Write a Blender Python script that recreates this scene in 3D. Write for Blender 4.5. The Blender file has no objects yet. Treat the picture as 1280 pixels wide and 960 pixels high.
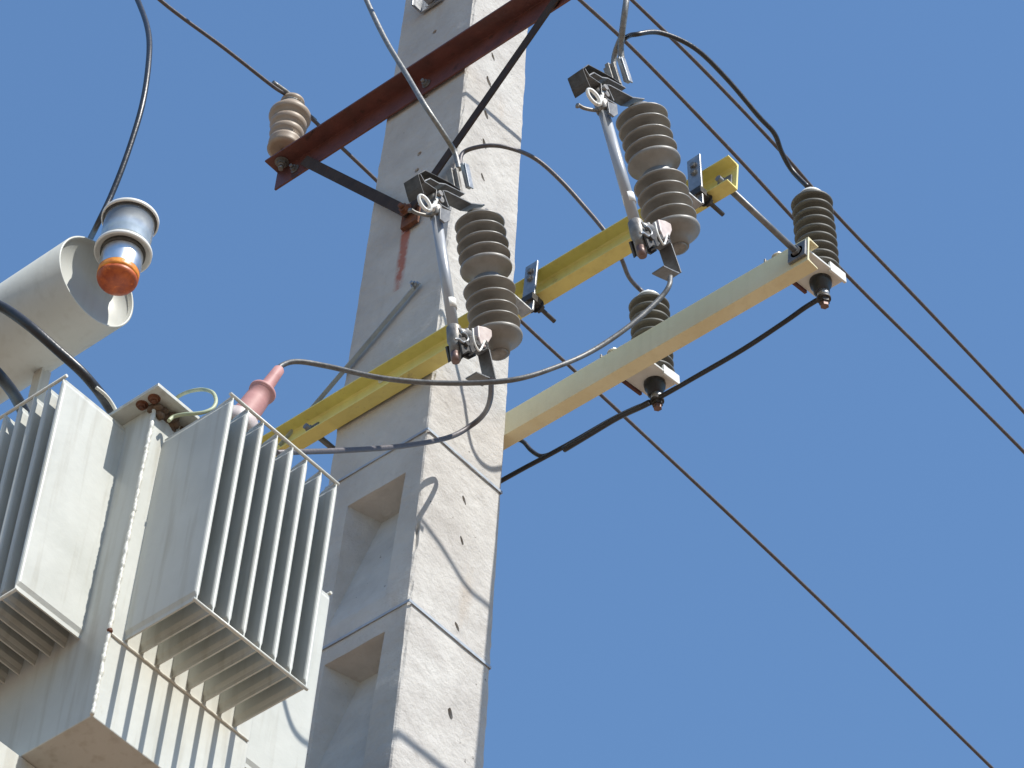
import bpy, bmesh, math, random
from mathutils import Vector, Matrix, noise
random.seed(7)
scene = bpy.context.scene
col = scene.collection

# ------------------------------------------------------------------ camera
F_PX, PIT, ROLL, AZ = 4741.56, math.radians(46.677), math.radians(6.035), math.radians(45.409)
RH = Vector((math.cos(AZ), math.sin(AZ), 0)); HH = Vector((-math.sin(AZ), math.cos(AZ), 0)); ZZ = Vector((0, 0, 1))
FW = HH*math.cos(PIT) + ZZ*math.sin(PIT)
U0 = -HH*math.sin(PIT) + ZZ*math.cos(PIT)
UP = U0*math.cos(ROLL) - RH*math.sin(ROLL)
RT = RH*math.cos(ROLL) + U0*math.sin(ROLL)
CAM = Vector((5.045, -4.679, 1.6))
cd = bpy.data.cameras.new("camera"); cam = bpy.data.objects.new("camera", cd); col.objects.link(cam)
m3 = Matrix((RT, UP, -FW)).transposed()
cam.matrix_world = Matrix.Translation(CAM) @ m3.to_4x4()
cd.sensor_width = 36; cd.lens = 36*F_PX/1280; cd.clip_start = .1; cd.clip_end = 6000
scene.camera = cam

# ------------------------------------------------------------------ sky, sun, exposure
SUN_EL, SUN_PHI = math.radians(53.5), math.radians(.4)      # phi: angle from world +X towards +Y
w = bpy.data.worlds.new("World"); scene.world = w; w.use_nodes = True
nt = w.node_tree; bg = nt.nodes['Background']
sk = nt.nodes.new('ShaderNodeTexSky'); sk.sky_type = 'NISHITA'; sk.sun_disc = False
sk.sun_elevation = SUN_EL; sk.sun_rotation = math.radians(90) - SUN_PHI
sk.air_density = 1.8; sk.dust_density = 0; sk.ozone_density = 10; sk.altitude = 0
nt.links.new(sk.outputs[0], bg.inputs[0]); bg.inputs[1].default_value = .12
sd = Vector((math.cos(SUN_EL)*math.cos(SUN_PHI), math.cos(SUN_EL)*math.sin(SUN_PHI), math.sin(SUN_EL)))
ld = bpy.data.lights.new("sun", 'SUN'); ld.energy = 4.9; ld.angle = math.radians(.5); ld.color = (1, .955, .88)
lo = bpy.data.objects.new("sun", ld); col.objects.link(lo); lo.location = (6, 0, 16)
lo.rotation_euler = sd.to_track_quat('Z', 'Y').to_euler()
scene.view_settings.view_transform = 'Standard'; scene.view_settings.look = 'None'
scene.view_settings.exposure = .35; scene.view_settings.gamma = 1
scene.view_settings.use_curve_mapping = False

# ------------------------------------------------------------------ helpers
def at(px, py, x=None, y=None, z=None):
    """the real point where a sight line of the photograph meets a plane of the world"""
    r = FW + RT*((px-640)/F_PX) - UP*((py-480)/F_PX)
    for i, v in enumerate((x, y, z)):
        if v is not None: return CAM + r*((v-CAM[i])/r[i])

def tag(o, label=None, cat=None, group=None, kind=None):
    if label: o['label'] = label
    if cat: o['category'] = cat
    if group: o['group'] = group
    if kind: o['kind'] = kind
    return o
def empty(name, loc=(0, 0, 0)):
    o = bpy.data.objects.new(name, None); o.location = loc; o.empty_display_size = .05; col.objects.link(o); return o

class MB:
    def __init__(s): s.v = []; s.f = []; s.sm = []; s.M = None
    def add(s, vs, fs, smooth=False):
        b = len(s.v)
        for p in vs:
            p = Vector(p)
            s.v.append(s.M @ p if s.M else p)
        for f in fs: s.f.append([b+i for i in f]); s.sm.append(smooth)
    def box(s, x0, x1, y0, y1, z0, z1):
        s.add([(x0,y0,z0),(x1,y0,z0),(x1,y1,z0),(x0,y1,z0),(x0,y0,z1),(x1,y0,z1),(x1,y1,z1),(x0,y1,z1)],
              [(3,2,1,0),(4,5,6,7),(0,1,5,4),(1,2,6,5),(2,3,7,6),(3,0,4,7)])
        return s
    def prism(s, poly, axis, a, b, smooth=False):
        """poly: 2D outline in the two other axes; extruded along axis from a to b"""
        n = len(poly)
        def mk(u, v, t):
            return {'x': (t, u, v), 'y': (u, t, v), 'z': (u, v, t)}[axis]
        vs = [mk(u, v, a) for u, v in poly] + [mk(u, v, b) for u, v in poly]
        fs = [tuple(range(n-1, -1, -1)), tuple(range(n, 2*n))] + [(i, (i+1) % n, n+(i+1) % n, n+i) for i in range(n)]
        s.add(vs, fs, smooth); return s
    def lathe(s, prof, seg=40, origin=(0, 0, 0), axis=(0, 0, 1), smooth=True, caps=True):
        q = Vector(axis).normalized().to_track_quat('Z', 'Y'); o = Vector(origin)
        vs = []; fs = []
        for (r, z) in prof:
            for k in range(seg):
                a = 2*math.pi*k/seg
                vs.append(o + q @ Vector((r*math.cos(a), r*math.sin(a), z)))
        n = len(prof)
        for i in range(n-1):
            for k in range(seg):
                k2 = (k+1) % seg
                fs.append((i*seg+k, i*seg+k2, (i+1)*seg+k2, (i+1)*seg+k))
        s.add(vs, fs, smooth)
        if caps:
            b = len(s.v)-len(vs)
            s.f.append([b+k for k in range(seg-1, -1, -1)]); s.sm.append(False)
            s.f.append([b+(n-1)*seg+k for k in range(seg)]); s.sm.append(False)
        return s
    def cyl(s, a, b, r, seg=20, r2=None):
        a = Vector(a); b = Vector(b); L = (b-a).length
        return s.lathe([(r, 0), (r if r2 is None else r2, L)], seg, a, b-a)
    def bar(s, a, b, w, t, side=(0, 0, 1)):
        """flat bar from a to b; w measured along side, t across"""
        a = Vector(a); b = Vector(b); d = (b-a).normalized()
        u = Vector(side); u = (u-d*u.dot(d)).normalized(); v = d.cross(u)
        vs = [p + u*(i*w/2) + v*(j*t/2) for p in (a, b) for i, j in ((-1,-1),(1,-1),(1,1),(-1,1))]
        s.add(vs, [(0,1,2,3),(7,6,5,4),(0,4,5,1),(1,5,6,2),(2,6,7,3),(3,7,4,0)]); return s
    def tube(s, pts, r, seg=10, sub=6, wob=0):
        P = [Vector(p) for p in pts]
        if len(P) > 2 and sub > 1:
            Q = []
            ext = [2*P[0]-P[1]] + P + [2*P[-1]-P[-2]]
            for i in range(len(P)-1):
                p0, p1, p2, p3 = ext[i:i+4]
                for k in range(sub):
                    t = k/sub
                    Q.append(.5*((2*p1)+(p2-p0)*t+(2*p0-5*p1+4*p2-p3)*t*t+(3*p1-p0-3*p2+p3)*t**3))
            Q.append(P[-1]); P = Q
        n = len(P); vs = []; fs = []
        t0 = (P[1]-P[0]).normalized()
        u = t0.orthogonal().normalized()
        for i in range(n):
            t = (P[min(i+1, n-1)]-P[max(i-1, 0)]).normalized()
            u = (u-t*u.dot(t)).normalized(); v = t.cross(u)
            rr = r*(1+random.uniform(-wob, wob)) if wob else r*(1+.05*noise.noise(P[i]*9))
            for k in range(seg):
                a = 2*math.pi*k/seg
                vs.append(P[i]+u*(rr*math.cos(a))+v*(rr*math.sin(a)))
        for i in range(n-1):
            for k in range(seg):
                k2 = (k+1) % seg
                fs.append((i*seg+k, i*seg+k2, (i+1)*seg+k2, (i+1)*seg+k))
        s.add(vs, fs, True)
        b = len(s.v)-len(vs)
        s.f.append([b+k for k in range(seg-1, -1, -1)]); s.sm.append(False)
        s.f.append([b+(n-1)*seg+k for k in range(seg)]); s.sm.append(False)
        return s
    def build(s, name, mat, parent=None, bevel=0, loc=None, label=None):
        me = bpy.data.meshes.new(name)
        org = Vector(loc) if loc is not None else Vector((0, 0, 0))
        me.from_pydata([tuple(p-org) for p in s.v], [], s.f)
        me.polygons.foreach_set('use_smooth', s.sm); me.update()
        bm = bmesh.new(); bm.from_mesh(me); bmesh.ops.recalc_face_normals(bm, faces=bm.faces); bm.to_mesh(me); bm.free()
        me.materials.append(mat)
        o = bpy.data.objects.new(name, me); col.objects.link(o); o.location = org
        if parent: o.parent = parent
        if bevel:
            b = o.modifiers.new('bevel', 'BEVEL'); b.width = bevel; b.segments = 2; b.limit_method = 'ANGLE'; b.angle_limit = math.radians(40)
        if label: o['label'] = label
        return o

def ngon(r, n=6, cx=0, cy=0, ph=0):
    return [(cx+r*math.cos(ph+2*math.pi*k/n), cy+r*math.sin(ph+2*math.pi*k/n)) for k in range(n)]
def bolt(mb, p, axis, r=.009, h=.008, shank=.0):
    """hexagon head with washer and optional stud end"""
    p = Vector(p); ax = Vector(axis).normalized()
    mb.lathe([(r*1.55, 0), (r*1.55, .002)], 20, p, ax, smooth=False)
    mb.lathe([(r*1.12, .002), (r*1.12, .002+h)], 6, p, ax, smooth=False)
    if shank: mb.lathe([(r*.55, .002+h), (r*.55, .002+h+shank)], 12, p, ax)

# ------------------------------------------------------------------ materials
def mat(name, c1, c2=None, rough=.55, metal=0, scale=12, bump=.0, bscale=60, spots=None, spot_scale=25, spot_lo=.62, stretch=None,
        trans=0, spec=.5, streak=0):
    m = bpy.data.materials.new(name); m.use_nodes = True; n = m.node_tree.nodes; L = m.node_tree.links
    p = n['Principled BSDF']; p.inputs['Roughness'].default_value = rough; p.inputs['Metallic'].default_value = metal
    p.inputs['Specular IOR Level'].default_value = spec
    tc = n.new('ShaderNodeTexCoord'); mp = n.new('ShaderNodeMapping'); L.new(tc.outputs['Object'], mp.inputs[0])
    if stretch: mp.inputs['Scale'].default_value = stretch
    c2 = c2 or tuple(x*.78 for x in c1)
    t = n.new('ShaderNodeTexNoise'); t.inputs['Scale'].default_value = scale; t.inputs['Detail'].default_value = 7; t.inputs['Roughness'].default_value = .62
    L.new(mp.outputs[0], t.inputs['Vector'])
    r = n.new('ShaderNodeValToRGB'); r.color_ramp.elements[0].position = .33; r.color_ramp.elements[1].position = .66
    r.color_ramp.elements[0].color = (*c2, 1); r.color_ramp.elements[1].color = (*c1, 1)
    L.new(t.outputs[0], r.inputs[0]); out = r.outputs[0]
    if spots:
        t2 = n.new('ShaderNodeTexNoise'); t2.inputs['Scale'].default_value = spot_scale; t2.inputs['Detail'].default_value = 8; t2.inputs['Roughness'].default_value = .7
        L.new(tc.outputs['Object'], t2.inputs['Vector'])
        r2 = n.new('ShaderNodeValToRGB'); r2.color_ramp.elements[0].position = spot_lo; r2.color_ramp.elements[1].position = spot_lo+.08
        L.new(t2.outputs[0], r2.inputs[0])
        mx = n.new('ShaderNodeMix'); mx.data_type = 'RGBA'; L.new(r2.outputs[0], mx.inputs['Factor']); L.new(out, mx.inputs[6]); mx.inputs[7].default_value = (*spots, 1)
        out = mx.outputs[2]
    if streak:
        mp4 = n.new('ShaderNodeMapping'); mp4.inputs['Scale'].default_value = (1, 1, .07); L.new(tc.outputs['Object'], mp4.inputs[0])
        t4 = n.new('ShaderNodeTexNoise'); t4.inputs['Scale'].default_value = 38; t4.inputs['Detail'].default_value = 5; L.new(mp4.outputs[0], t4.inputs['Vector'])
        r4 = n.new('ShaderNodeValToRGB'); r4.color_ramp.elements[0].position = .52; r4.color_ramp.elements[1].position = .74
        r4.color_ramp.elements[1].color = (streak, streak, streak, 1); r4.color_ramp.elements[0].color = (0, 0, 0, 1); L.new(t4.outputs[0], r4.inputs[0])
        m4 = n.new('ShaderNodeMix'); m4.data_type = 'RGBA'; L.new(r4.outputs[0], m4.inputs['Factor']); L.new(out, m4.inputs[6]); m4.inputs[7].default_value = (c2[0]*.62, c2[1]*.56, c2[2]*.47, 1)
        out = m4.outputs[2]
    L.new(out, p.inputs['Base Color'])
    rr = n.new('ShaderNodeMapRange'); rr.inputs[3].default_value = max(0, rough-.1); rr.inputs[4].default_value = min(1, rough+.12)
    L.new(t.outputs[0], rr.inputs[0]); L.new(rr.outputs[0], p.inputs['Roughness'])
    if bump:
        t3 = n.new('ShaderNodeTexNoise'); t3.inputs['Scale'].default_value = bscale; t3.inputs['Detail'].default_value = 6
        L.new(tc.outputs['Object'], t3.inputs['Vector'])
        b = n.new('ShaderNodeBump'); b.inputs['Strength'].default_value = 1; b.inputs['Distance'].default_value = bump
        L.new(t3.outputs[0], b.inputs['Height']); L.new(b.outputs[0], p.inputs['Normal'])
    if trans: p.inputs['Transmission Weight'].default_value = trans
    return m

M = {}
M['paint'] = mat('grey_white_paint', (.54, .55, .51), (.49, .50, .46), .42, scale=5, bump=.0008, bscale=35, spots=(.46, .44, .38), spot_scale=14, spot_lo=.68, streak=.45)
M['paint_fin'] = mat('fin_paint', (.53, .54, .50), (.47, .48, .44), .45, scale=6, bump=.0006, bscale=50, spots=(.42, .40, .34), spot_scale=18, spot_lo=.70, streak=.45)
M['paint_drum'] = mat('drum_paint', (.53, .54, .50), (.48, .49, .45), .45, scale=4, bump=.0005, bscale=30, streak=.2)
M['brown'] = mat('oxide_red_steel', (.14, .045, .036), (.085, .030, .026), .5, scale=14, bump=.0012, bscale=90, spots=(.05, .02, .015), spot_scale=20, spot_lo=.58)
M['brace'] = mat('dark_primer_steel', (.060, .046, .040), (.038, .028, .025), .8, scale=20, bump=.0008, bscale=90, spots=(.09, .045, .03), spot_scale=25, spot_lo=.60, spec=.2)
M['yellow'] = mat('yellow_paint', (.76, .67, .22), (.68, .60, .20), .5, scale=9, bump=.0008, bscale=60, spots=(.50, .40, .16), spot_scale=16, spot_lo=.63, streak=.25)
M['cream'] = mat('faded_cream_paint', (.76, .70, .46), (.70, .62, .38), .5, scale=6, bump=.0008, bscale=60, spots=(.60, .49, .22), spot_scale=7, spot_lo=.62, streak=.18)
M['galv'] = mat('galvanised_steel', (.42, .43, .44), (.28, .29, .30), .42, .75, scale=45, bump=.0004, bscale=120)
M['galv_dull'] = mat('dull_galvanised_steel', (.24, .24, .24), (.15, .15, .15), .5, .6, scale=40, bump=.0005, bscale=100)
M['casting'] = mat('weathered_casting', (.30, .29, .27), (.15, .14, .13), .5, .55, scale=40, bump=.001, bscale=90)
M['cast_dark'] = mat('dark_casting', (.09, .085, .08), (.04, .038, .036), .5, .4, scale=40, bump=.001, bscale=90)
M['copper'] = mat('reddish_bronze', (.22, .14, .12), (.12, .075, .065), .45, .4, scale=40)
M['pinkish'] = mat('pale_pink_casting', (.62, .55, .52), (.48, .40, .38), .5, .1, scale=30)
M['porcelain'] = mat('grey_brown_porcelain', (.265, .255, .235), (.185, .176, .158), .42, scale=14, bump=.0006, bscale=70, spots=(.30, .24, .19), spot_scale=22, spot_lo=.60)
M['porcelain_tan'] = mat('tan_porcelain', (.36, .29, .22), (.27, .215, .165), .5, scale=14, spots=(.26, .20, .16), spot_scale=20, spot_lo=.60)
M['arrester'] = mat('dark_grey_housing', (.115, .112, .097), (.08, .078, .066), .6, scale=18, bump=.0004, bscale=90, spots=(.22, .20, .16), spot_scale=20, spot_lo=.62)
M['tube'] = mat('fibre_tube', (.40, .42, .45), (.30, .32, .35), .35, .1, scale=20, stretch=(1, 1, .25))
M['white'] = mat('white_paint', (.78, .78, .75), (.68, .67, .62), .4, scale=20)
M['black'] = mat('black_sheath', (.022, .024, .03), (.014, .015, .018), .38, scale=60, bump=.0006, bscale=150)
M['alu_wire'] = mat('weathered_aluminium_strand', (.26, .26, .25), (.15, .15, .145), .45, .5, scale=90, bump=.0008, bscale=260)
M['cable_grey'] = mat('weathered_grey_cable', (.17, .17, .165), (.09, .09, .09), .5, .3, scale=60, bump=.0006, bscale=200)
M['stay'] = mat('pale_zinc_steel', (.42, .46, .50), (.32, .35, .39), .5, .25, scale=30, bump=.0004, bscale=100)
M['dark_wire'] = mat('dark_strand', (.125, .115, .12), (.08, .072, .078), .5, .3, scale=90, bump=.0006, bscale=260)
M['pink'] = mat('pink_sleeve', (.50, .255, .235), (.40, .19, .18), .6, scale=16, bump=.0006, bscale=60)
M['amber'] = mat('orange_gel', (.85, .34, .04), (.62, .16, .015), .4, scale=45, bump=.0008, bscale=120, spots=(.85, .42, .05), spot_scale=70, spot_lo=.56)
M['chrome'] = mat('bright_sleeve', (.86, .86, .85), (.60, .60, .60), .34, 1, scale=9, bump=.0005, bscale=12)
M['gelbase'] = mat('dark_red_gel', (.50, .11, .02), (.26, .04, .012), .45, scale=40, spots=(.66, .16, .02), spot_scale=60, spot_lo=.58)
M['rust'] = mat('rusty_bolt', (.20, .075, .035), (.09, .035, .02), .8, scale=60, bump=.001, bscale=120)
M['grime'] = mat('brown_grime', (.16, .10, .06), (.07, .045, .03), .85, scale=40, bump=.002, bscale=80)
M['earth_wire'] = mat('green_yellow_sleeve', (.50, .50, .30), (.25, .33, .24), .5, scale=22)
M['bead'] = mat('weld_bead_paint', (.66, .66, .60), (.56, .55, .48), .4, scale=40, bump=.001, bscale=120)

# glass of the breather
g = bpy.data.materials.new('breather_glass'); g.use_nodes = True
gp = g.node_tree.nodes['Principled BSDF']; gp.inputs['Roughness'].default_value = .04; gp.inputs['Transmission Weight'].default_value = .85
gt = g.node_tree.nodes.new('ShaderNodeTexNoise'); gt.inputs['Scale'].default_value = 20
gr_ = g.node_tree.nodes.new('ShaderNodeValToRGB'); gr_.color_ramp.elements[0].color = (.74, .80, .84, 1); gr_.color_ramp.elements[1].color = (.90, .94, .95, 1)
g.node_tree.links.new(gt.outputs[0], gr_.inputs[0]); g.node_tree.links.new(gr_.outputs[0], gp.inputs['Base Color'])
M['glass'] = g

def concrete():
    m = bpy.data.materials.new('cast_concrete'); m.use_nodes = True; n = m.node_tree.nodes; L = m.node_tree.links
    p = n['Principled BSDF']; p.inputs['Roughness'].default_value = .9; p.inputs['Specular IOR Level'].default_value = .2
    tc = n.new('ShaderNodeTexCoord')
    def nz(scale, det=8, ro=.6, st=None):
        t = n.new('ShaderNodeTexNoise'); t.inputs['Scale'].default_value = scale; t.inputs['Detail'].default_value = det; t.inputs['Roughness'].default_value = ro
        if st:
            mp = n.new('ShaderNodeMapping'); mp.inputs['Scale'].default_value = st; L.new(tc.outputs['Object'], mp.inputs[0]); L.new(mp.outputs[0], t.inputs['Vector'])
        else: L.new(tc.outputs['Object'], t.inputs['Vector'])
        return t
    def ramp(src, a, b, ca, cb):
        r = n.new('ShaderNodeValToRGB'); r.color_ramp.elements[0].position = a; r.color_ramp.elements[1].position = b
        r.color_ramp.elements[0].color = (*ca, 1); r.color_ramp.elements[1].color = (*cb, 1); L.new(src, r.inputs[0]); return r.outputs[0]
    def mix(fac, a, b, mode='MIX'):
        x = n.new('ShaderNodeMix'); x.data_type = 'RGBA'; x.blend_type = mode
        if isinstance(fac, float): x.inputs['Factor'].default_value = fac
        else: L.new(fac, x.inputs['Factor'])
        for i, s in ((6, a), (7, b)):
            if isinstance(s, tuple): x.inputs[i].default_value = (*s, 1)
            else: L.new(s, x.inputs[i])
        return x.outputs[2]
    base = ramp(nz(4.5).outputs[0], .35, .68, (.43, .41, .385), (.55, .535, .505))
    base = mix(ramp(nz(26, 9, .72).outputs[0], .56, .74, (0, 0, 0), (.35, .35, .35)), base, (.33, .31, .285))
    base = mix(ramp(nz(9, 6, .6, (1, 1, .25)).outputs[0], .60, .72, (0, 0, 0), (.45, .45, .45)), base, (.40, .33, .26))
    pit = ramp(nz(60, 4, .6).outputs[0], .70, .75, (0, 0, 0), (1, 1, 1))
    base = mix(ramp(nz(14, 7, .7, (1, 1, .12)).outputs[0], .58, .70, (0, 0, 0), (.30, .30, .30)), base, (.34, .33, .31))
    base = mix(ramp(nz(3.2, 4, .6).outputs[0], .52, .66, (0, 0, 0), (.40, .40, .40)), base, (.60, .59, .56))
    base = mix(pit, base, (.20, .185, .17))
    # rust run below the brace bolt (a stain on the front face)
    sx = n.new('ShaderNodeSeparateXYZ'); L.new(tc.outputs['Object'], sx.inputs[0])
    def math_(op, a, b=None, c=None):
        k = n.new('ShaderNodeMath'); k.operation = op
        for i, s in enumerate((a, b, c)):
            if s is None: continue
            if isinstance(s, (int, float)): k.inputs[i].default_value = s
            else: L.new(s, k.inputs[i])
        return k.outputs[0]
    nn = nz(30, 5).outputs[0]
    dx = math_('ABSOLUTE', math_('SUBTRACT', sx.outputs[0], STAIN[0]))
    wd = math_('SUBTRACT', 1.0, math_('DIVIDE', dx, .022)); wd = math_('MAXIMUM', wd, 0)
    zt = math_('DIVIDE', math_('SUBTRACT', sx.outputs[2], STAIN[1]-.30), .30)
    inz = math_('MULTIPLY', math_('GREATER_THAN', zt, 0), math_('LESS_THAN', sx.outputs[2], STAIN[1]))
    fr = math_('LESS_THAN', sx.outputs[1], .04)
    k = math_('MULTIPLY', math_('MULTIPLY', wd, inz), math_('MULTIPLY', fr, math_('ADD', math_('MULTIPLY', zt, .8), .25)))
    nf = nz(70, 7, .7).outputs[0]; k = math_('MULTIPLY', k, math_('MULTIPLY', math_('MAXIMUM', math_('SUBTRACT', math_('ADD', nn, nf), .72), 0), 7.0)); k = math_('MINIMUM', k, .8)
    base = mix(k, base, (.36, .09, .05))
    L.new(base, p.inputs['Base Color'])
    b1 = n.new('ShaderNodeBump'); b1.inputs['Strength'].default_value = 1; b1.inputs['Distance'].default_value = .0085; L.new(nz(22, 9, .65).outputs[0], b1.inputs['Height'])
    b2 = n.new('ShaderNodeBump'); b2.inputs['Strength'].default_value = .8; b2.inputs['Distance'].default_value = .003; b2.invert = True
    L.new(pit, b2.inputs['Height']); L.new(b1.outputs[0], b2.inputs['Normal'])
    L.new(b2.outputs[0], p.inputs['Normal'])
    return m

STAIN = (-.187, 9.66)
M['concrete'] = concrete()
M['soil'] = mat('dry_soil', (.25, .17, .11), (.18, .125, .085), .95, scale=.6, bump=.02, bscale=8, spots=(.24, .20, .14), spot_scale=2)

# ------------------------------------------------------------------ ground
s_ = MB(); s_.add([(-2500,-2500,0),(2500,-2500,0),(2500,2500,0),(-2500,2500,0)], [(0,1,2,3)])
tag(s_.build('ground', M['soil']), kind='structure')

# ------------------------------------------------------------------ concrete pole
YB = [(0, .60), (7.0, .331), (7.6, .319), (8.4, .301), (8.9, .291), (9.6, .272), (10.3, .250), (10.8, .236), (12, .20)]
def yb(z):                                            # back of the pole
    for (a, u), (b, v) in zip(YB, YB[1:]):
        if z <= b: return u + (v-u)*(z-a)/(b-a)
    return YB[-1][1]
def xr(z): return -.02*(z-9)                          # front right corner leans very slightly
XL = -.352
pole = empty('concrete_pole', (-.17, .15, 0)); tag(pole, 'tall weathered concrete pole with recessed pockets, lit white on its right face', 'utility pole')
def pole_body():
    zs = [0, 2, 4, 5.5, 6.5] + [7 + .03*i for i in range(160)]
    me = bpy.data.meshes.new('shaft'); bm = bmesh.new()
    NX, NY = 12, 11
    rings = []
    for z in zs:
        x0, x1, y0, y1 = XL-.012*(9-z)*.5, xr(z), 0, yb(z)
        fx = [0, .02, .06] + [.06+.88*i/(NX-5) for i in range(1, NX-4)] + [.98]; fy = [0, .03, .08] + [.08+.84*i/(NY-5) for i in range(1, NY-4)] + [.97]
        pts = [(x0+(x1-x0)*f, y0) for f in fx] + [(x1, y0+(y1-y0)*f) for f in fy] + \
              [(x1+(x0-x1)*f, y1) for f in fx] + [(x0, y1+(y0-y1)*f) for f in fy]
        nx, ny = len(fx), len(fy)
        ring = []
        for i, (x, y) in enumerate(pts):
            c = Vector(((x0+x1)/2, (y0+y1)/2, z)); v = Vector((x, y, z))
            d = noise.noise(Vector((x*7+3, y*7, z*5)))*.0016 + noise.noise(Vector((x*25, y*25+9, z*22)))*.0013
            corner = i in (0, nx, nx+ny, 2*nx+ny)
            if corner: d -= .002 + abs(noise.noise(Vector((x, y, z*14))))*.007 + max(0, noise.noise(Vector((x+5, y, z*5)))-.25)*.02
            dr = Vector((x-c.x, y-c.y, 0))
            dr = Vector((math.copysign(1, dr.x) if (corner or x in (x0, x1)) else 0, math.copysign(1, dr.y) if (corner or y in (y0, y1)) else 0, 0))
            ring.append(bm.verts.new(v+dr*d))
        rings.append(ring)
    n = len(rings[0])
    for a, b in zip(rings, rings[1:]):
        for i in range(n): bm.faces.new((a[i], a[(i+1) % n], b[(i+1) % n], b[i]))
    bm.faces.new(list(reversed(rings[0]))); bm.faces.new(rings[-1])
    bmesh.ops.recalc_face_normals(bm, faces=bm.faces)
    bm.to_mesh(me); bm.free(); me.materials.append(M['concrete'])
    o = bpy.data.objects.new('shaft', me); col.objects.link(o)
    # pockets and bolt holes cut out of it
    c = MB()
    top = 8.575
    for k in range(13):
        zt = top - .565*k; zb = zt-.42
        if zb < .6: break
        d = .085
        # pocket with a sloping floor, level ceiling
        xa, xb = XL+.062, -.050
        c.add([(xa+.02, -.05, zb-.04), (xb-.02, -.05, zb-.04), (xb-.02, -.001, zb-.03), (xa+.02, -.001, zb-.03), (xa, -.05, zt), (xb, -.05, zt), (xb-.015, d, zt-.035), (xa+.075, d, zt-.035)],
              [(3,2,1,0),(4,5,6,7),(0,1,5,4),(1,2,6,5),(2,3,7,6),(3,0,4,7)])
    for px, py in ((625,65),(619,97),(615,139),(612,176),(609,218),(577,627),(573,678),(565,787),(554,897)):
        p = at(px, py, x=0); s = random.uniform(.0055, .0085); k_ = 9; sl = random.uniform(-.55, -.15)
        c.prism([(p.y + s*math.cos(t_)*random.uniform(.8, 1.25) + sl*s*1.9*math.sin(t_), p.z + s*2.1*math.sin(t_)*random.uniform(.85, 1.2)) for t_ in [2*math.pi*i_/k_ for i_ in range(k_)]], 'x', -.045, .03)
    for px, py in ((543,40),(524,192),(521,213),(533,120)):
        p = at(px, py, y=0); c.lathe([(.007, -.03), (.010, .02)], 10, p, (0, -1, .1), smooth=False)
    co = c.build('cutter', M['concrete'])
    bo = o.modifiers.new('b', 'BOOLEAN'); bo.object = co; bo.operation = 'DIFFERENCE'; bo.solver = 'EXACT'
    dg = bpy.context.evaluated_depsgraph_get(); dg.update()
    nm = bpy.data.meshes.new_from_object(o.evaluated_get(dg)); nm.name = 'shaft'
    o.modifiers.clear(); old = o.data; o.data = nm; bpy.data.meshes.remove(old)
    cm = co.data; bpy.data.objects.remove(co); bpy.data.meshes.remove(cm)
    return o
def under(o, root):
    o.parent = root; o.location = o.location - root.location; return o
P0 = Vector(pole.location)
def part(mb, name, m, root, bevel=0, label=None):
    o = mb.build(name, m, None, bevel, label=label); o.parent = root
    o.location = -Vector(root.location); return o
shaft = pole_body(); under(shaft, pole)
for zc in (8.682, 8.058, 7.43):
    mb = MB(); e = .0025; h = .0042
    x0, x1, y0, y1 = XL-.006*(9-zc)-e, xr(zc)+e, -e, yb(zc)-.006
    t = .002
    for a in ((x0-t, x1+t, y0-t, y0), (x0-t, x1+t, y1, y1+t)): mb.box(*a, zc-h, zc+h)
    mb.box(x0-t, x0, y0, y1, zc-h, zc+h); mb.box(x1, x1+t, y0, y1, zc-h, zc+h)
    part(mb, 'steel_strap', M['stay'], pole)
# galvanised bracket near the top of the frame
p = at(542, 8, y=0); mb = MB()
mb.box(p.x-.045, p.x+.045, -.012, -.006, p.z-.01, p.z+.10); mb.box(p.x-.045, p.x-.040, -.05, -.012, p.z-.01, p.z+.10)
mb.box(p.x+.040, p.x+.045, -.05, -.012, p.z-.01, p.z+.10); bolt(mb, (p.x, -.012, p.z+.02), (0, -1, 0), .018, .03)
part(mb, 'bolt_bracket', M['galv'], pole, .001)
# pole top cap area: nothing above

# ------------------------------------------------------------------ brown angle cross arm
zb1, zb0 = 10.291, 10.206
XBL = -.782; XBR = 1.05
arm = empty('angle_cross_arm', (-.17, -.03, zb0)); tag(arm, 'oxide red brown angle steel cross arm crossing the top of the pole', 'cross arm')
mb = MB(); t = .007
mb.prism([(-.070, zb1-t), (-.070, zb1), (-.008, zb1), (-.008, zb0), (-.008-t, zb0), (-.008-t, zb1-t)], 'x', XBL, XBR)
part(mb, 'angle_bar', M['brown'], arm, .0012)
bp = at(512, 267, y=-.02)
for (qx, qz) in ((-.655, zb0+.035), (.345, zb0+.035)):
    mb = MB(); mb.bar((qx, -.024, qz), (bp.x + (.0 if qx < 0 else .012), -.024 if qx < 0 else -.031, bp.z), .034, .006, (0, 0, 1))
    part(mb, 'brace', M['brace'], arm, .001)
for x in (-.70, -.17, .35):
    mb = MB(); bolt(mb, (x, -.016, zb0+.035), (0, -1, 0), .010, .009, .01); part(mb, 'bolt', M['galv_dull'], arm)
mb = MB(); bolt(mb, (bp.x, -.036, bp.z), (0, -1, 0), .014, .012, .012)
mb.box(bp.x-.03, bp.x+.028, -.020, -.006, bp.z-.045, bp.z+.02)
part(mb, 'brace_bolt', M['rust'], arm)

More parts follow.
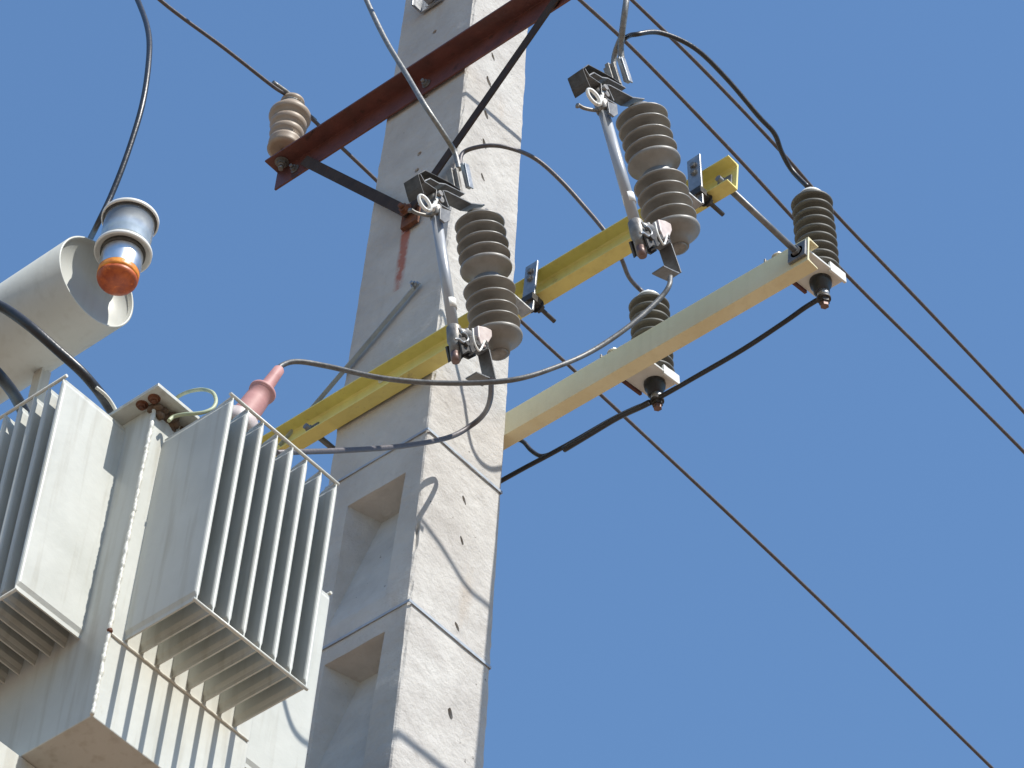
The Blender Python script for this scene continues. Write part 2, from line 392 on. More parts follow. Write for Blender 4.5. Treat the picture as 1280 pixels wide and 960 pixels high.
# ------------------------------------------------------------------ pin insulators
def pin_insulator(x, label, z=zb1):
    r = empty('pin_insulator', (x, -.038, z)); tag(r, label, 'insulator', 'pin insulators on the brown arm')
    mb = MB()
    prof = [(.040, .045), (.052, .050)]
    for k in range(4):
        R = (.050, .052, .056, .064)[k]; zz = .085 + .042*k
        prof += [(R-.004, zz-.020), (R+.001, zz-.010), (R, zz), (R-.012, zz+.012)]
    prof += [(.048, .235), (.040, .246), (.030, .250), (.030, .262), (.038, .268), (.036, .280), (.020, .288)]
    mb.lathe(prof, 40, (0, 0, 0)); o = mb.build('porcelain_body', M['porcelain_tan'], r)
    mb = MB().cyl((0, 0, -.03), (0, 0, .05), .010); mb.lathe([(.022, 0), (.022, .006)], 24, (0, 0, .0)); bolt(mb, (0, 0, -.008), (0, 0, -1), .014, .012, .02)
    mb.build('steel_pin', M['galv_dull'], r)
    mb = MB(); 
    for dz in (.252, .258): mb.tube([(.034*math.cos(a), .034*math.sin(a), dz+.002*math.sin(3*a)) for a in [i*.5 for i in range(13)]], .003, 8, 3)
    mb.tube([(.0, -.09, .284), (.004, -.02, .290), (-.004, .04, .288), (0, .10, .284)], .008, 8, 4)
    mb.build('tie_wire', M['alu_wire'], r)
    return r
PIX = at(360, 160, y=-.038).x
pin_insulator(PIX, 'tan porcelain pin insulator on the left end of the brown arm')

# ------------------------------------------------------------------ line wires
def run_on(pts, head=0, tail=0, step=.5, sag=0):
    # carry a cable on in a straight run past its first and last points, outside the frame too
    P = [Vector(p) for p in pts]
    d = (P[0]-P[1]).normalized(); e = (P[-1]-P[-2]).normalized()
    A = [P[0]+d*(step*k)+Vector((0, 0, sag*(step*k)**2)) for k in range(int(head/step), 0, -1)]
    B = [P[-1]+e*(step*k)+Vector((0, 0, sag*(step*k)**2)) for k in range(1, int(tail/step)+1)]
    return A+P+B
def cable(name, pts, r, m, label, cat='cable', seg=10, sub=8, group=None):
    mb = MB(); mb.tube(pts, r, seg, sub)
    o = mb.build(name, m, None, loc=pts[0]); tag(o, label, cat, group); return o
G = 'line wires running past the pole'
zi = zb1+.284
w1 = [at(120, -75, x=PIX)] + [at(q[0], q[1], x=PIX) for q in ((200,0),(280,60),(340,107))] + [Vector((PIX, -.038, zi+.004))] + [at(q[0], q[1], x=PIX) for q in ((412,170),(470,225),(560,312),(655,405),(785,525),(1000,727),(1240,960),(1400,1120))]
cable('line_wire', run_on(w1, 14, 14, .5, .0008), .0062, M['dark_wire'], 'thin wire tied to the tan insulator, passing behind the pole and down to lower right', 'wire', group=G)
w2 = [at(*q, x=.25) for q in ((640,-75),(725,0),(800,70),(920,195),(1045,330),(1160,445),(1280,565),(1400,690))]
cable('line_wire', run_on(w2, 14, 14, .5, .0008), .0062, M['dark_wire'], 'thin wire off the brown arm tip, lower of the two at right', 'wire', group=G)
w3 = [at(*q, x=-.17) for q in ((700,-85),(790,0),(880,88),(975,188),(1045,268),(1160,388),(1280,515),(1400,645))]
cable('line_wire', run_on(w3, 14, 14, .5, .0008), .0068, M['dark_wire'], 'thin wire from the top edge, the upper of the two at right', 'wire', group=G)

# ------------------------------------------------------------------ channel cross arms
def channel(name, label, m, x0, x1, yweb, d, z0, z1, t=.0055):
    """channel section; flanges reach from the web by d (signed)"""
    s = 1 if d > 0 else -1
    r = empty(name, ((x0+x1)/2, yweb, z0)); tag(r, label, 'cross arm')
    a = yweb; b = yweb+d; tt = t*s
    poly = [(a, z0), (b, z0), (b, z0+t*.8), (a+tt*1.8, z0+t*1.25), (a+tt, z0+t*2.1), (a+tt, z1-t*2.1), (a+tt*1.8, z1-t*1.25), (b, z1-t*.8), (b, z1), (a, z1)]
    mb = MB().prism(poly, 'x', x0, x1); part(mb, 'channel_bar', m, r, .001); return r
zy0, zy1 = 8.896, 8.995
YA = channel('yellow_cross_arm', 'yellow steel channel cross arm on the near side of the pole', M['yellow'], -.95, 1.036, -.008, -.042, zy0, zy1)
WA = channel('cream_cross_arm', 'faded cream steel channel cross arm on the far side of the pole', M['cream'], -.95, 1.030, .285, .042, zy0+.006, zy1-.003)
p = at(477, 475, y=-.0145)
q = MB(); bolt(q, p, (0, -1, 0), .007, .006, .004); part(q, 'bolt', M['white'], YA)
for x, lb in ((1.0, 'threaded spacer bolt joining the right ends of the yellow and cream arms'), (-.43, 'threaded spacer bolt joining both arms just left of the pole')):
    r = empty('spacer_bolt', (x, .13, 8.945)); tag(r, lb, 'bolt', 'spacer bolts between the two arms')
    mb = MB().cyl((x, -.045, 8.935), (x, .35, 8.945), .0085, 12); part(mb, 'rod', M['galv_dull'], r)
    mb = MB(); mb.box(x-.028, x+.028, .275, .283, 8.918, 8.974); bolt(mb, (x, .277, 8.945), (0, -1, 0), .013, .010); part(mb, 'plate_washer', M['galv_dull'], r, .001)
    mb = MB(); mb.box(x-.022, x+.022, -.020, -.0145, 8.916, 8.958); bolt(mb, (x, -.020, 8.936), (0, -1, 0), .011, .009); part(mb, 'nut', M['galv_dull'], r)

# galvanised stay between pole and arm
ga, gb = at(520, 358, y=-.012), at(374, 530, y=-.012)
r = empty('steel_stay', ga); tag(r, 'galvanised angle stay running from the pole face down behind the yellow arm', 'stay')
d = (gb-ga); mb = MB().bar(ga - d*.03, gb + d*.15, .019, .003, (0, 0, 1)); mb.bar(ga + Vector((0, -.007, -.010)), gb + d*.15 + Vector((0, -.007, -.010)), .003, .011, (0, 0, 1))
part(mb, 'angle_bar', M['stay'], r, .0006)
mb = MB(); bolt(mb, ga+Vector((0, -.003, 0)), (0, -1, 0), .009, .008, .008); part(mb, 'bolt', M['galv'], r)

# ------------------------------------------------------------------ fuse cutouts
T = math.radians(17)
def cutout(loc, label):
    """origin: centre of the porcelain column; column leans out (-Y) at its top"""
    root = empty('fuse_cutout', loc); tag(root, label, 'fuse cutout', 'fuse cutouts on the yellow arm')
    RX = Matrix.Rotation(T, 4, 'X')
    def mbt(): m = MB(); m.M = RX; return m
    def B(m, name, mt, bev=.0, parent=root): return m.build(name, mt, parent, bev)
    def sheds(z_list, R, neck):
        prof = []
        R0 = R
        for z in z_list:
            R = R0*random.uniform(.975, 1.012); z += random.uniform(-.0012, .0012)
            prof += [(neck*.95, z+.013), (R*.72, z+.008), (R*.955, z+.0028), (R, z-.0008), (R*.985, z-.0042), (R*.92, z-.0058), (R*.80, z-.0045), (R*.74, z-.0075), (neck*1.0, z-.008)]
        return prof
    up = [(.030, .202), (.044, .200)] + sheds([.182, .148, .113, .077], .0670, .035)
    up += [(.042, .056), (.058, .049), (.0665, .045), (.068, .040), (.0665, .034), (.055, .028), (.045, .019), (.038, .010), (.034, .000), (.033, -.012)]
    mb = mbt(); mb.lathe(up, 48); B(mb, 'upper_porcelain', M['porcelain'])
    lowp = [(.034, -.010), (.040, -.012)] + sheds([-.028, -.065, -.102, -.138], .0670, .035)
    lowp += [(.042, -.160), (.058, -.168), (.0665, -.172), (.068, -.177), (.0665, -.183), (.056, -.191), (.045, -.200), (.034, -.208), (.029, -.226)]
    mb = mbt(); mb.lathe(lowp, 48); B(mb, 'lower_porcelain', M['porcelain'])
    # clamp band and strap to the L bracket
    mb = mbt(); mb.lathe([(.0385, -.022), (.039, .004)], 32); mb.box(-.018, .018, .034, .060, -.020, .002); B(mb, 'clamp_band', M['galv_dull'], .001)
    mb = MB(); n0 = Vector((.0, .045, .010)); n1 = Vector((.012, .140, -.006))
    mb.bar(n0, n1, .036, .006, (1, 0, 0)); mb.box(-.008, .034, .1365, .1425, -.008, .185)
    B(mb, 'mounting_bracket', M['galv'], .001)
    for z in (.035, .125, .152):
        mb = MB(); bolt(mb, (.013, .1365, z), (0, -1, 0), .007, .006); B(mb, 'bracket_bolt', M['casting'])
    # hook bolt hanging under the arm
    mb = MB(); mb.box(-.002, .036, .128, .170, .030, .052); mb.cyl((.024, .150, .036), (.030, .225, .026), .006, 10); bolt(mb, (.024, .165, .034), (0, 1, 0), .012, .010)
    mb.M = Matrix.Translation((0, -.0, -.02)); 
    B(mb, 'hook_bolt', M['cast_dark'])
    # local point of a detail read off the first cutout, on the plane x = X (column tilt not applied)
    def L(px, py, X=.018):
        p = at(px, py, x=CO.x+X) - CO; return Vector((X, p.y, p.z))
    def L2(px, py, X=.018): return L(px-200, py+129, X)
    def sheet(mb, pts, x0, x1, t=.003):
        # bent sheet metal: pts = (y, z) polyline
        n = len(pts); a = []; b = []
        for i in range(n):
            p = pts[i]; d = (pts[min(i+1, n-1)]-pts[max(i-1, 0)]); d = Vector((0, d.y, d.z)).normalized(); nn = Vector((0, -d.z, d.y))*t/2
            a.append((p.y+nn.y, p.z+nn.z)); b.append((p.y-nn.y, p.z-nn.z))
        for i in range(n-1):
            mb.prism([a[i], a[i+1], b[i+1], b[i]], 'x', x0, x1)
    mb = mbt(); mb.lathe([(.036, .198), (.034, .212), (.020, .216)], 24); B(mb, 'top_cap', M['casting'])
    mb = MB(); sheet(mb, [L2(*q) for q in ((761,129),(754,109),(759,110),(789,125),(806,127))], -.022, .018, .0035)
    B(mb, 'top_contact_arm', M['galv_dull'], .0006)
    mb = MB(); sheet(mb, [L2(*q) for q in ((731,97),(738,94),(749,100),(757,101),(781,113))], -.022, .018, .0035)
    B(mb, 'contact_spring', M['galv_dull'], .0006)
    mb = MB(); sheet(mb, [L2(*q) for q in ((726,89),(731,98),(746,108),(745,120),(752,127),(764,134))], -.020, .018, .003)
    B(mb, 'contact_plate', M['galv_dull'], .0006)
    mb = MB(); sheet(mb, [L2(*q, .016) for q in ((730,113),(727,104),(723,89),(732,84),(762,99),(776,108))], -.034, .016, .0025)
    B(mb, 'contact_hood', M['cast_dark'], .0006)
    c_ = L2(742, 118, 0); mb = MB(); mb.cyl(c_+Vector((-.026, 0, 0)), c_+Vector((.026, 0, 0)), .008, 12); mb.cyl(c_+Vector((-.018, .010, -.010)), c_+Vector((.020, .010, -.010)), .010, 12)
    B(mb, 'contact_pin', M['casting'])
    a_ = L2(754, 134, .03); b_ = L2(763, 147, .03); mb = MB(); mb.prism([(p.y, p.z) for p in (L2(751,130,.03), L2(764,134,.03), L2(763,146,.03), L2(757,149,.03), L2(751,144,.03))], 'x', .022, .028)
    B(mb, 'side_cheek', M['galv_dull'], .0008)
    mb = MB(); hs = [L2(*q, x_) for q, x_ in (((744,141),.0), ((732,140),-.012), ((720,137),-.022), ((713,133),-.026), ((712,136),-.028))]; mb.tube(hs, .0048, 8, 5)
    B(mb, 'horn_hook', M['casting'])
    # fuse tube
    ta, tb_ = L(545, 268, .0), L(568, 418, .0); td = (tb_-ta).normalized(); tl = (tb_-ta).length
    mb = MB(); mb.cyl(ta, tb_, .0140, 24); B(mb, 'fuse_tube', M['tube'])
    c_ = L(563, 381, .0); mb = MB(); mb.cyl(c_-td*.014, c_+td*.014, .0158, 24); B(mb, 'white_band', M['white'])
    mb = MB(); mb.lathe([(.0165, -.012), (.0185, -.006), (.0185, .020), (.013, .026), (.013, .040), (.017, .046), (.015, .056)], 20, ta, -td); B(mb, 'tube_head', M['casting'])
    rc = L(531, 254, .026); u_ = (L(534, 263, .026)-rc); v_ = Vector((.35, .75, -.1)).normalized()*.0150
    mb = MB(); mb.tube([rc+u_*math.cos(a)+v_*math.sin(a) for a in [i*math.pi/8 for i in range(17)]], .0048, 10, 2)
    mb.cyl(L(535, 261, .026), L(544, 256, .012), .0055, 10); mb.cyl(L(541, 262, .012), L(546, 248, .012), .0060, 10); B(mb, 'pull_ring', M['white'])
    # bottom ferrule, hinge and lever castings
    fa, fb = L(567, 408, .0), L(570, 450, .0)
    mb = MB(); mb.lathe([(.0145, 0), (.019, .006), (.019, .05), (.015, .06), (.013, (fb-fa).length)], 20, fa, fb-fa); B(mb, 'bottom_ferrule', M['casting'])
    mb = MB(); mb.cyl(L(569, 416, .006), L(586, 420, .006), .0150, 20); mb.cyl(L(583, 412, .010), L(585, 424, .010), .007, 12)
    B(mb, 'hinge_barrel', M['galv_dull'])
    mb = MB(); mb.tube([L(*q, .026) for q in ((568,424),(573,424),(579,428),(585,425),(582,418),(577,415))], .0036, 8, 4)
    B(mb, 'flip_spring', M['galv'])
    mb = MB(); outl = [L(*q, .0) for q in ((566,428),(576,426),(590,424),(600,430),(603,440),(595,444),(588,441),(583,446),(576,444),(570,448))]
    for x0 in (-.026, .018): mb.prism([(p.y, p.z) for p in outl], 'x', x0, x0+.006)
    for q in ((573,436),(586,436),(596,435)):
        c_ = L(*q, .0); mb.cyl(c_+Vector((-.032, 0, 0)), c_+Vector((.032, 0, 0)), .0075, 12)
    B(mb, 'hinge_fork', M['cast_dark'], .0008)
    mb = MB(); mb.cyl(L(568, 440, .004), L(570, 453, .004), .010, 12); B(mb, 'hinge_stop', M['copper'])
    mb = MB(); mb.prism([(p.y, p.z) for p in (L(590,411,.01), L(600,413,.01), L(608,417,.01), L(608,425,.01), L(600,438,.01), L(595,437,.01), L(591,425,.01))], 'x', .008, .030)
    B(mb, 'lever', M['pinkish'], .003)
    mb = MB(); mb.tube([L(*q, .036) for q in ((591,411),(592,424),(596,435),(600,438),(606,426))], .0028, 8, 4); B(mb, 'lever_rim', M['white'])
    mb = mbt(); mb.lathe([(.026, -.222), (.025, -.230), (.018, -.232)], 24); B(mb, 'bottom_cap', M['casting'])
    # lower terminal strip, hangs below the hinge
    mb = MB(); sheet(mb, [L(*q, .024) for q in ((600,436),(606,431),(612,437),(616,455),(620,473))], -.014, .024, .004)
    B(mb, 'lower_terminal', M['galv_dull'], .0006)
    mb = MB(); sheet(mb, [L(*q, .024) for q in ((596,465),(607,470),(617,474))], -.014, .024, .004); B(mb, 'terminal_flap', M['galv_dull'], .0006)
    mb = MB(); c_ = L(611, 456, .005); bolt(mb, c_+Vector((0, -.003, 0)), (0, -1, -.3), .007, .006); B(mb, 'terminal_bolt', M['galv'])
    # upper terminal: parallel groove clamp standing on the contact arm
    pa, pb = L2(770, 82, .0), L2(776, 114, .0)
    mb = MB(); mb.bar(pa+Vector((-.012, 0, 0)), pb+Vector((-.012, 0, 0)), .034, .010, (1, 0, 0)); mb.bar(pa+Vector((-.012, -.008, 0)), pb+Vector((-.012, -.008, 0)), .012, .010, (1, 0, 0)); B(mb, 'terminal_clamp', M['casting'], .0012)
    mb = MB(); mb.bar(L2(779, 76, .012), L2(786, 106, .012), .010, .016, (1, 0, 0)); mb.bar(L2(783, 76, .02), L2(789, 106, .02), .004, .017, (1, 0, 0)); B(mb, 'clamp_plate', M['galv'], .0010)
    for q in ((769, 90), (772, 102)):
        mb = MB(); c_ = L2(*q, -.012); bolt(mb, c_+Vector((0, -.012, 0)), (0, -1, 0), .0065, .006); B(mb, 'clamp_bolt', M['casting'])
    return root
CO = at(610, 352, y=-.2); CO2 = at(822, 220, y=-.2)
RCO = cutout(CO, 'grey brown fuse cutout in front of the pole, the left one')
RC2 = cutout(CO2, 'grey brown fuse cutout against open sky near the right end of the yellow arm')

RC2.rotation_euler = (math.radians(3), math.radians(-3.4), 0)

# ------------------------------------------------------------------ surge arresters
def arrester(loc, label, sleeve=True):
    root = empty('surge_arrester', loc); tag(root, label, 'surge arrester', 'surge arresters on the cream arm')
    RX = Matrix.Rotation(math.radians(9), 4, 'X')
    def mbt(): m = MB(); m.M = RX; return m
    prof = [(.030, .128), (.038, .126)]
    for k in range(9):
        z = .104 - .0295*k + random.uniform(-.0008, .0008); R = .0555*random.uniform(.98, 1.01)
        prof += [(.034, z+.014), (R*.80, z+.009), (R*.96, z+.004), (R, z), (R*.98, z-.0045), (R*.88, z-.007), (.034, z-.010)]
    prof += [(.034, -.150), (.034, -.156)]
    mb = mbt(); mb.lathe(prof, 44); mb.build('shed_housing', M['arrester'], root)
    mb = mbt(); mb.lathe([(.034, .126), (.034, .133), (.027, .142), (.012, .146)], 28); bolt(mb, (0, 0, .144), (0, 0, 1), .009, .007, .010); mb.build('top_cap', M['white'], root)
    mb = mbt(); mb.box(-.050, .048, -.110, .044, -.164, -.157); mb.box(.042, .050, -.02, .046, -.172, -.140); mb.build('base_plate', M['white'], root, .0015)
    mb = mbt(); mb.box(-.060, -.051, -.112, .01, -.170, -.160); mb.build('edge_strip', M['brown'], root, .0015)
    mb = mbt(); mb.lathe([(.029, -.164), (.030, -.170), (.028, -.184), (.022, -.190), (.021, -.206), (.014, -.210)], 28); mb.build('disconnector', M['black'], root)
    mb = mbt(); mb.cyl((.004, 0, -.206), (.004, 0, -.226), .016, 20); mb.build('stud', M['galv'], root)
    mb = mbt(); mb.lathe([(.019, 0), (.019, .007)], 20, (.004, 0, -.233)); mb.lathe([(.0155, 0), (.0155, .010)], 6, (.004, 0, -.243), smooth=False); mb.build('lock_nut', M['cast_dark'], root)
    mb = mbt(); mb.lathe([(.012, 0), (.012, .012)], 6, (.004, 0, -.256), smooth=False); mb.build('nut', M['copper'], root)
    # clamp that grips the arm
    mb = MB(); dz = 8.95 - loc.z; dy = .285 - loc.y
    mb.box(-.085, -.030, dy+.006, dy+.030, dz+.044, dz+.051); mb.box(-.085, -.080, dy+.006, dy+.030, dz+.0515, dz+.064)
    mb.build('arm_clamp', M['casting'], root, .001)
    mb = MB(); bolt(mb, (-.045, dy+.018, dz+.0515), (0, 0, 1), .012, .009, .008); mb.build('clamp_bolt', M['white'], root)
    return root
AR = at(1019, 292, y=.395); AR2 = at(814, 420, y=.395)
arrester(AR, 'ribbed dark grey surge arrester on the right end of the cream arm')
arrester(AR2, 'ribbed surge arrester partly hidden behind the middle of the cream arm')
dx = AR2.x-AR.x
arrester(AR2 + Vector((dx-.10, 0, 0)), 'ribbed surge arrester hidden behind the pole')

# ------------------------------------------------------------------ jumpers and cables
def path(lst): return [at(a, b, y=y) for a, b, y in lst]
cable('jumper_cable', run_on(path([(440,-45,-.42),(458,0,-.40),(482,50,-.37),(508,93,-.34),(530,130,-.325),(553,165,-.26),(568,190,-.20),(574,212,-.185)]), .9, 0, .15), .0075, M['alu_wire'], 'grey jumper cable dropping in front of the brown arm to the left fuse cutout')
cable('jumper_cable', path([(574,208,-.175),(580,190,-.165),(610,182,-.14),(640,186,-.09),(670,199,.0),(700,225,.06),(730,258,.12),(758,292,.17),(776,322,.24),(786,346,.32),(800,362,.39),(814,372,.395)]), .0062, M['dark_wire'], 'dark jumper cable arching over the pole edge to the hidden arrester')
cable('jumper_cable', path([(769,92,-.18),(767,80,-.185),(769,66,-.195),(774,52,-.21),(778,44,-.22)]), .0075, M['alu_wire'], 'short pale wire tail standing out of the right fuse cutout clamp')
cable('jumper_cable', run_on(path([(787,-40,-.25),(783,0,-.26),(779,30,-.24),(776,58,-.21),(778,80,-.19),(783,100,-.18)]), .9, 0, .15), .0085, M['alu_wire'], 'pale jumper cable dropping from the top edge to the right fuse cutout')
cable('jumper_cable', path([(774,60,-.205),(779,50,-.20),(786,45,-.20),(795,43,-.22),(825,41,-.15),(868,60,-.04),(908,98,.08),(948,145,.20),(968,167,.27),(977,190,.32),(990,213,.37),(1010,234,.395)]), .0068, M['black'], 'black jumper cable arching from the right fuse cutout to the end arrester')
cable('transformer_cable', path([(343,468,-.885),(352,457,-.87),(372,452,-.84),(410,458,-.78),(480,473,-.68),(560,479,-.57),(640,475,-.48),(700,457,-.39),(745,436,-.31),(790,405,-.25),(824,374,-.205),(836,358,-.195),(838,346,-.185)]), .0064, M['cable_grey'], 'long grey cable from the pink bushing to the right fuse cutout')
cable('transformer_cable', path([(345,566,-.76),(370,565,-.70),(430,563,-.50),(500,558,-.26),(560,547,-.02),(590,531,.05),(606,516,.02),(613,498,-.09),(614,474,-.175)]), .0070, M['dark_wire'], 'dark cable from behind the radiator fins up to the left fuse cutout')
stud = AR + Matrix.Rotation(math.radians(9), 3, 'X') @ Vector((0, 0, -.246)); stud2 = AR2 + Matrix.Rotation(math.radians(9), 3, 'X') @ Vector((0, 0, -.246)); yS = stud.y
cable('earth_cable', path([(1025,373,yS),(1015,379,yS),(1004,386,yS),(980,403,yS-.01),(930,436,yS-.01),(875,468,yS-.01),(820,499,yS-.008),(790,512,yS-.01),(760,527,yS),(720,550,yS),(680,572,yS),(650,588,yS),(600,616,yS),(560,640,yS)]), .0068, M['black'], 'black earth cable linking the arrester feet and passing behind the pole')
cable('earth_cable', path([(812,503,yS-.022),(800,509,yS-.022),(770,523,yS-.016),(735,544,yS-.014),(705,562,yS-.010)]), .0085, M['black'], 'short thick black cable lying along the earth cable below the middle arrester')
cable('earth_cable', path([(600,530,yS),(630,546,yS-.02),(652,551,yS-.02),(664,563,yS-.01),(676,570,yS),(690,567,yS)]), .0062, M['black'], 'short black lead curving from the pole edge into the earth cable')

# ------------------------------------------------------------------ transformer
XT, Y0, Y1 = -.055, -.835, -.375
ZB, ZT = 7.112, 8.110
tr = empty('transformer', (-.4, -.6, ZB)); tag(tr, 'pale grey oil filled transformer with cooling fins at the lower left', 'transformer')
mb = MB().box(-.75, XT, Y0, Y1, ZB, ZT); part(mb, 'tank', M['paint'], tr, .003)
# lid
mb = MB().box(-.80, -.006, -.876, -.330, ZT, ZT+.011); part(mb, 'lid', M['paint'], tr, .0015)
lid = tr.children[-1]
for px, py, rr in ((178, 506, .010), (193, 498, .010)):
    p = at(px, py, z=ZT); q = MB(); bolt(q, p, (0, 0, -1), rr, .007, .006); part(q, 'lid_bolt', M['rust'], tr)
q = MB(); p = at(212, 522, z=ZT-.006)
random.seed(3)
for k in range(22):
    q.lathe([(.004, -.012), (.012, -.006), (.014, .0), (.009, .007)], 9, p+Vector((random.uniform(-.012,.014), random.uniform(-.050,.065), random.uniform(-.022,.0))), (random.uniform(-1,1), random.uniform(-1,1), 1))
part(q, 'dirt_clump', M['grime'], tr)
random.seed(11)
# weld bead on the near corner, lower flange bead
mb = MB(); pts = [(XT, Y0, ZB+.002+.016*i) for i in range(int((ZT-ZB)/.016))]
pts = [(x+random.uniform(-.0008,.0008), y+random.uniform(-.0011,.0009), z) for x, y, z in pts]
mb.tube(pts, .0052, 8, 3, .28); part(mb, 'weld_bead', M['bead'], tr)
mb = MB(); mb.tube([(XT+.002, Y0+.004+.015*i, 7.362+random.uniform(-.0006,.0006)) for i in range(31)], .0034, 8, 2, .1); part(mb, 'weld_bead', M['bead'], tr)
# rusty spot at the crossing of the beads
q = MB(); q.lathe([(.004, -.005), (.0075, 0), (.004, .006)], 10, (XT+.004, Y0-.001, 7.366), (1, -.5, 0)); part(q, 'rust_spot', M['rust'], tr)

def fin(mb, axis, pos, a, b, z0, z1, th=.0150, tip=None):
    """hollow pressed fin, pinched flat at its lower and upper ends. axis = normal of its big faces"""
    h = th/2; k = .0022
    levels = [(z0, k), (z0+.012, k), (z0+.024, h), (z1-.020, h), (z1-.008, k), (z1, k)]
    n = 7
    vs = []; fs = []
    for z, w_ in levels:
        ring = [(a, -w_), ]
        # outer edge rounded (b is the free edge)
        s = 1 if b > a else -1
        for i in range(n):
            an = -math.pi/2 + math.pi*i/(n-1)
            ring.append((b - s*w_*1.0 + s*w_*math.cos(an), w_*math.sin(an)))
        ring.append((a, w_))
        for u, v in ring: vs.append((u, pos+v, z) if axis == 'y' else (pos+v, u, z))
    m = n+2
    for i in range(len(levels)-1):
        for j in range(m): fs.append((i*m+j, i*m+(j+1) % m, (i+1)*m+(j+1) % m, (i+1)*m+j))
    fs.append(tuple(range(m))); fs.append(tuple(range((len(levels)-1)*m, len(levels)*m)))
    mb.add(vs, fs, False)
def fins(axis, first, step, n, a, b, z0, z1):
    for k in range(n):
        mb = MB(); fin(mb, axis, first+step*k+random.uniform(-.0009, .0009), a, b+random.uniform(-.0014, .0014), z0+random.uniform(-.001, .001), z1); part(mb, 'cooling_fin', M['paint_fin'], tr)
XO = .172
fins('y', -.785, .0512, 8, XT, XO, 7.374, 8.030)
fins('x', -.1575, -.0500, 11, Y0, -1.042, 7.400, 8.092)
fins('x', -.1575, -.0500, 11, Y1, -.108, 7.400, 8.092)
# tie bars along the outer corners
for pts in (((XO-.004, -.795, 8.040), (XO-.004, -.418, 8.040)), ((XO-.002, -.795, 7.372), (XO-.002, -.420, 7.372)),
            ((-.150, -1.038, 8.100), (-.68, -1.038, 8.100)), ((-.150, -1.038, 7.398), (-.68, -1.038, 7.398)), ((-.150, -.110, 8.100), (-.68, -.110, 8.100))):
    part(MB().cyl(pts[0], pts[1], .0045, 10), 'tie_bar', M['bead'], tr)
for k in range(8):
    y = -.785+.0512*k
    part(MB().bar((XO-.05, y, 8.030), (XO-.004, y, 8.038), .006, .004, (0, 0, 1)), 'tie_tab', M['bead'], tr)
# conservator drum
CC = at(121, 352, x=-.35); RC = .131
cx = -.35
mb = MB(); mb.lathe([(RC-.004, -1.05), (RC, -1.05), (RC, 0), (RC-.0035, .001), (RC-.006, 0), (RC-.006, -.014), (.001, -.014)], 72, (cx, CC.y, CC.z), (1, 0, 0), caps=False)
mb.lathe([(RC-.004, 0), (.001, 0)], 72, (cx-1.05, CC.y, CC.z), (1, 0, 0), caps=False)
part(mb, 'conservator_drum', M['paint_drum'], tr)
for x in (-.60, -1.1):
    mb = MB().box(x-.016, x+.016, CC.y+.060, CC.y+.066, ZT+.018, CC.z-.112); mb.box(x-.003, x+.003, CC.y+.066, CC.y+.10, ZT+.018, CC.z-.095)
    mb.box(x-.03, x+.03, CC.y+.045, CC.y+.12, ZT+.0115, ZT+.0175)
    part(mb, 'conservator_leg', M['paint'], tr, .001)
# breather hanging in front of the drum
bx = cx+.088
b0 = at(160, 272, x=bx); b1 = at(149, 357, x=bx)
br = empty('breather', ((b0.x+b1.x)/2, (b0.y+b1.y)/2, b1.z)); br.parent = tr; br.location = br.location - Vector(tr.location)
H = b0.z-b1.z; print('breather', b0, b1, H)
def bpart(mb, name, m):
    o = mb.build(name, m, br); return o
RG = .0655
bpart(MB().lathe([(.030, H+.006), (.070, H+.005), (.0745, H+.001), (.0745, H-.008), (.071, H-.010), (.068, H-.003), (.02, H-.003)], 64), 'upper_rim', M['white'])
bpart(MB().lathe([(.070, H-.0045), (.069, H-.010), (.066, H-.013)], 56), 'gasket', M['cast_dark'])
bpart(MB().lathe([(RG, H-.004), (RG, H*.50)], 56, caps=False), 'glass_cylinder', M['glass'])
bpart(MB().lathe([(RG-.004, H-.006), (RG-.004, H*.66), (RG-.010, H*.60), (RG-.004, H*.50)], 48), 'bright_sleeve', M['chrome'])
bpart(MB().lathe([(.048, H*.50+.004), (.070, H*.50+.003), (.0745, H*.50-.001), (.0745, H*.50-.010), (.071, H*.50-.012), (.067, H*.50-.005), (.050, H*.50-.005)], 64), 'middle_rim', M['white'])
bpart(MB().lathe([(.058, H*.50-.0055), (.058, H*.50-.014), (.054, H*.50-.018)], 56), 'gasket', M['cast_dark'])
bpart(MB().lathe([(.0535, H*.50-.006), (.0535, .040)], 56, caps=False), 'glass_bowl', M['chrome'])
bpart(MB().lathe([(.0525, .046), (.0532, .041), (.0535, .028), (.0528, .018)], 56), 'orange_gel', M['amber'])
bpart(MB().lathe([(.0526, .0185), (.0505, .010), (.046, .003), (.038, -.003), (.027, -.007), (.014, -.009), (.004, -.0095)], 56), 'gel_base', M['gelbase'])
bpart(MB().tube([(-.012, 0, H+.000), (-.02, .0, H+.018), (-.045, .012, H+.024), (-.078, .022, H-.005)], .016, 14, 6), 'bracket_pipe', M['paint'])
# pink bushing leaning outward, towards the right
bs = at(306, 520, y=-.66); tipb = at(350, 461, y=-.60)
ax = (tipb-bs); La = ax.length; print('bushing', bs, tipb, La)
mb = MB(); mb.lathe([(.033, -.10*La), (.033, .0), (.031, .28*La), (.030, .46*La), (.034, .475*La), (.035, .51*La), (.030, .53*La), (.020, .55*La), (.017, .62*La), (.0155, .80*La), (.014, .97*La), (.010, 1.0*La)], 32, bs, ax)
part(mb, 'bushing_sleeve', M['pink'], tr)
mb = MB(); mb.lathe([(.048, -.34*La), (.048, -.12*La), (.038, -.08*La)], 24, bs, ax); part(mb, 'bushing_base', M['pinkish'], tr)
# tag label curls on the bushing foot
# the transformer as built above is 7 % larger than life: true size, standing 0.4 m clear of the pole
TS = .93
tr.scale = (TS, TS, TS); tr.location = (-.019, -.886, 6.726)
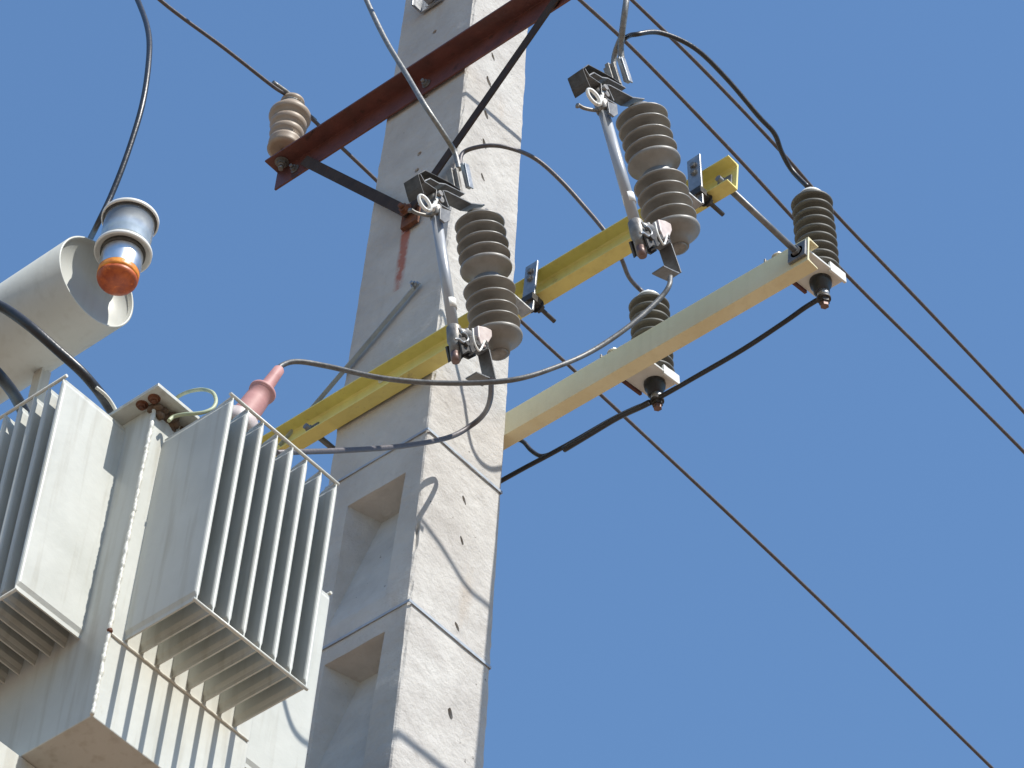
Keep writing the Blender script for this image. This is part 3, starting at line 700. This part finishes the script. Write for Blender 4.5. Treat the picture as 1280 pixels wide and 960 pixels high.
# rails under the tank
for x, lb in ((.075, 'right'), (-.22, 'left')):
    r = empty('support_beam', (x, -.9, 6.64)); tag(r, 'white painted steel channel beam under the ' + lb + ' side of the transformer tank', 'beam')
    z0, z1, h = 6.650, 6.724, .005
    mb = MB().prism([(x-.018, z0), (x+.017, z0), (x+.017, z1), (x-.018, z1), (x-.018, z1-h), (x+.012, z1-h), (x+.012, z0+h), (x-.018, z0+h)], 'y', -1.37, -.03)
    part(mb, 'channel_bar', M['paint'], r, .001)
for y, xe, lb in ((-.035, .05, 'oxide red platform beam bolted to the pole face under the transformer'), (-.74, .06, 'oxide red platform beam under the middle of the transformer')):
    r = empty('platform_beam', (-.4, y, 6.55)); tag(r, lb, 'beam')
    mb = MB().prism([(y-.03, 6.55), (y+.03, 6.55), (y+.03, 6.557), (y-.023, 6.557), (y-.023, 6.642), (y+.03, 6.642), (y+.03, 6.649), (y-.03, 6.649)], 'x', -.9, xe)
    part(mb, 'channel_bar', M['brown'], r, .001)

# ------------------------------------------------------------------ cables at the transformer
cable('earthing_lead', path([(216,503,-0.96),(224,495,-0.96),(238,489,-0.979),(254,487,-0.992),(266,491,-1.002),(270,501,-1.011),(266,510,-1.02),(256,515,-1.034),(244,517,-1.048),(230,518,-1.062),(217,521,-1.072),(211,526,-1.081)]), .0045, M['earth_wire'], 'short looped yellow green earthing lead at the corner of the transformer lid', 'cable')
cable('low_voltage_cable', run_on([at(-60,345,y=-1.462)] + path([(-20,372,-1.416),(10,388,-1.378),(40,410,-1.341),(72,438,-1.285),(100,463,-1.23),(118,483,-1.183),(131,500,-1.137),(140,514,-1.109)]), .8, 0, .15), .01199, M['black'], 'thick black cable curving down in front of the drum to the transformer lid')
cable('low_voltage_cable', run_on(path([(-40,432,-1.406),(-12,458,-1.369),(8,480,-1.304),(20,497,-1.239),(28,512,-1.192),(34,524,-1.165)]), .8, 0, .15), .01400, M['black'], 'thick black cable entering behind the left radiator at the picture edge')
cable('jumper_cable', run_on(path([(150,-45,-1.072),(172,0,-1.09),(185,38,-1.109),(186,75,-1.127),(178,130,-1.137),(160,190,-1.137),(140,242,-1.137),(122,280,-1.137),(112,300,-1.072)]), 1.2, 0, .15), .00755, M['black'], 'black jumper cable hanging from the top left down behind the breather')
cable('lid_strap', path([(120,484,-1.192),(132,494,-1.165),(141,506,-1.141),(147,518,-1.123)]), .0042, M['bead'], 'short white strip beside the thick black cable on the lid edge', 'strip')
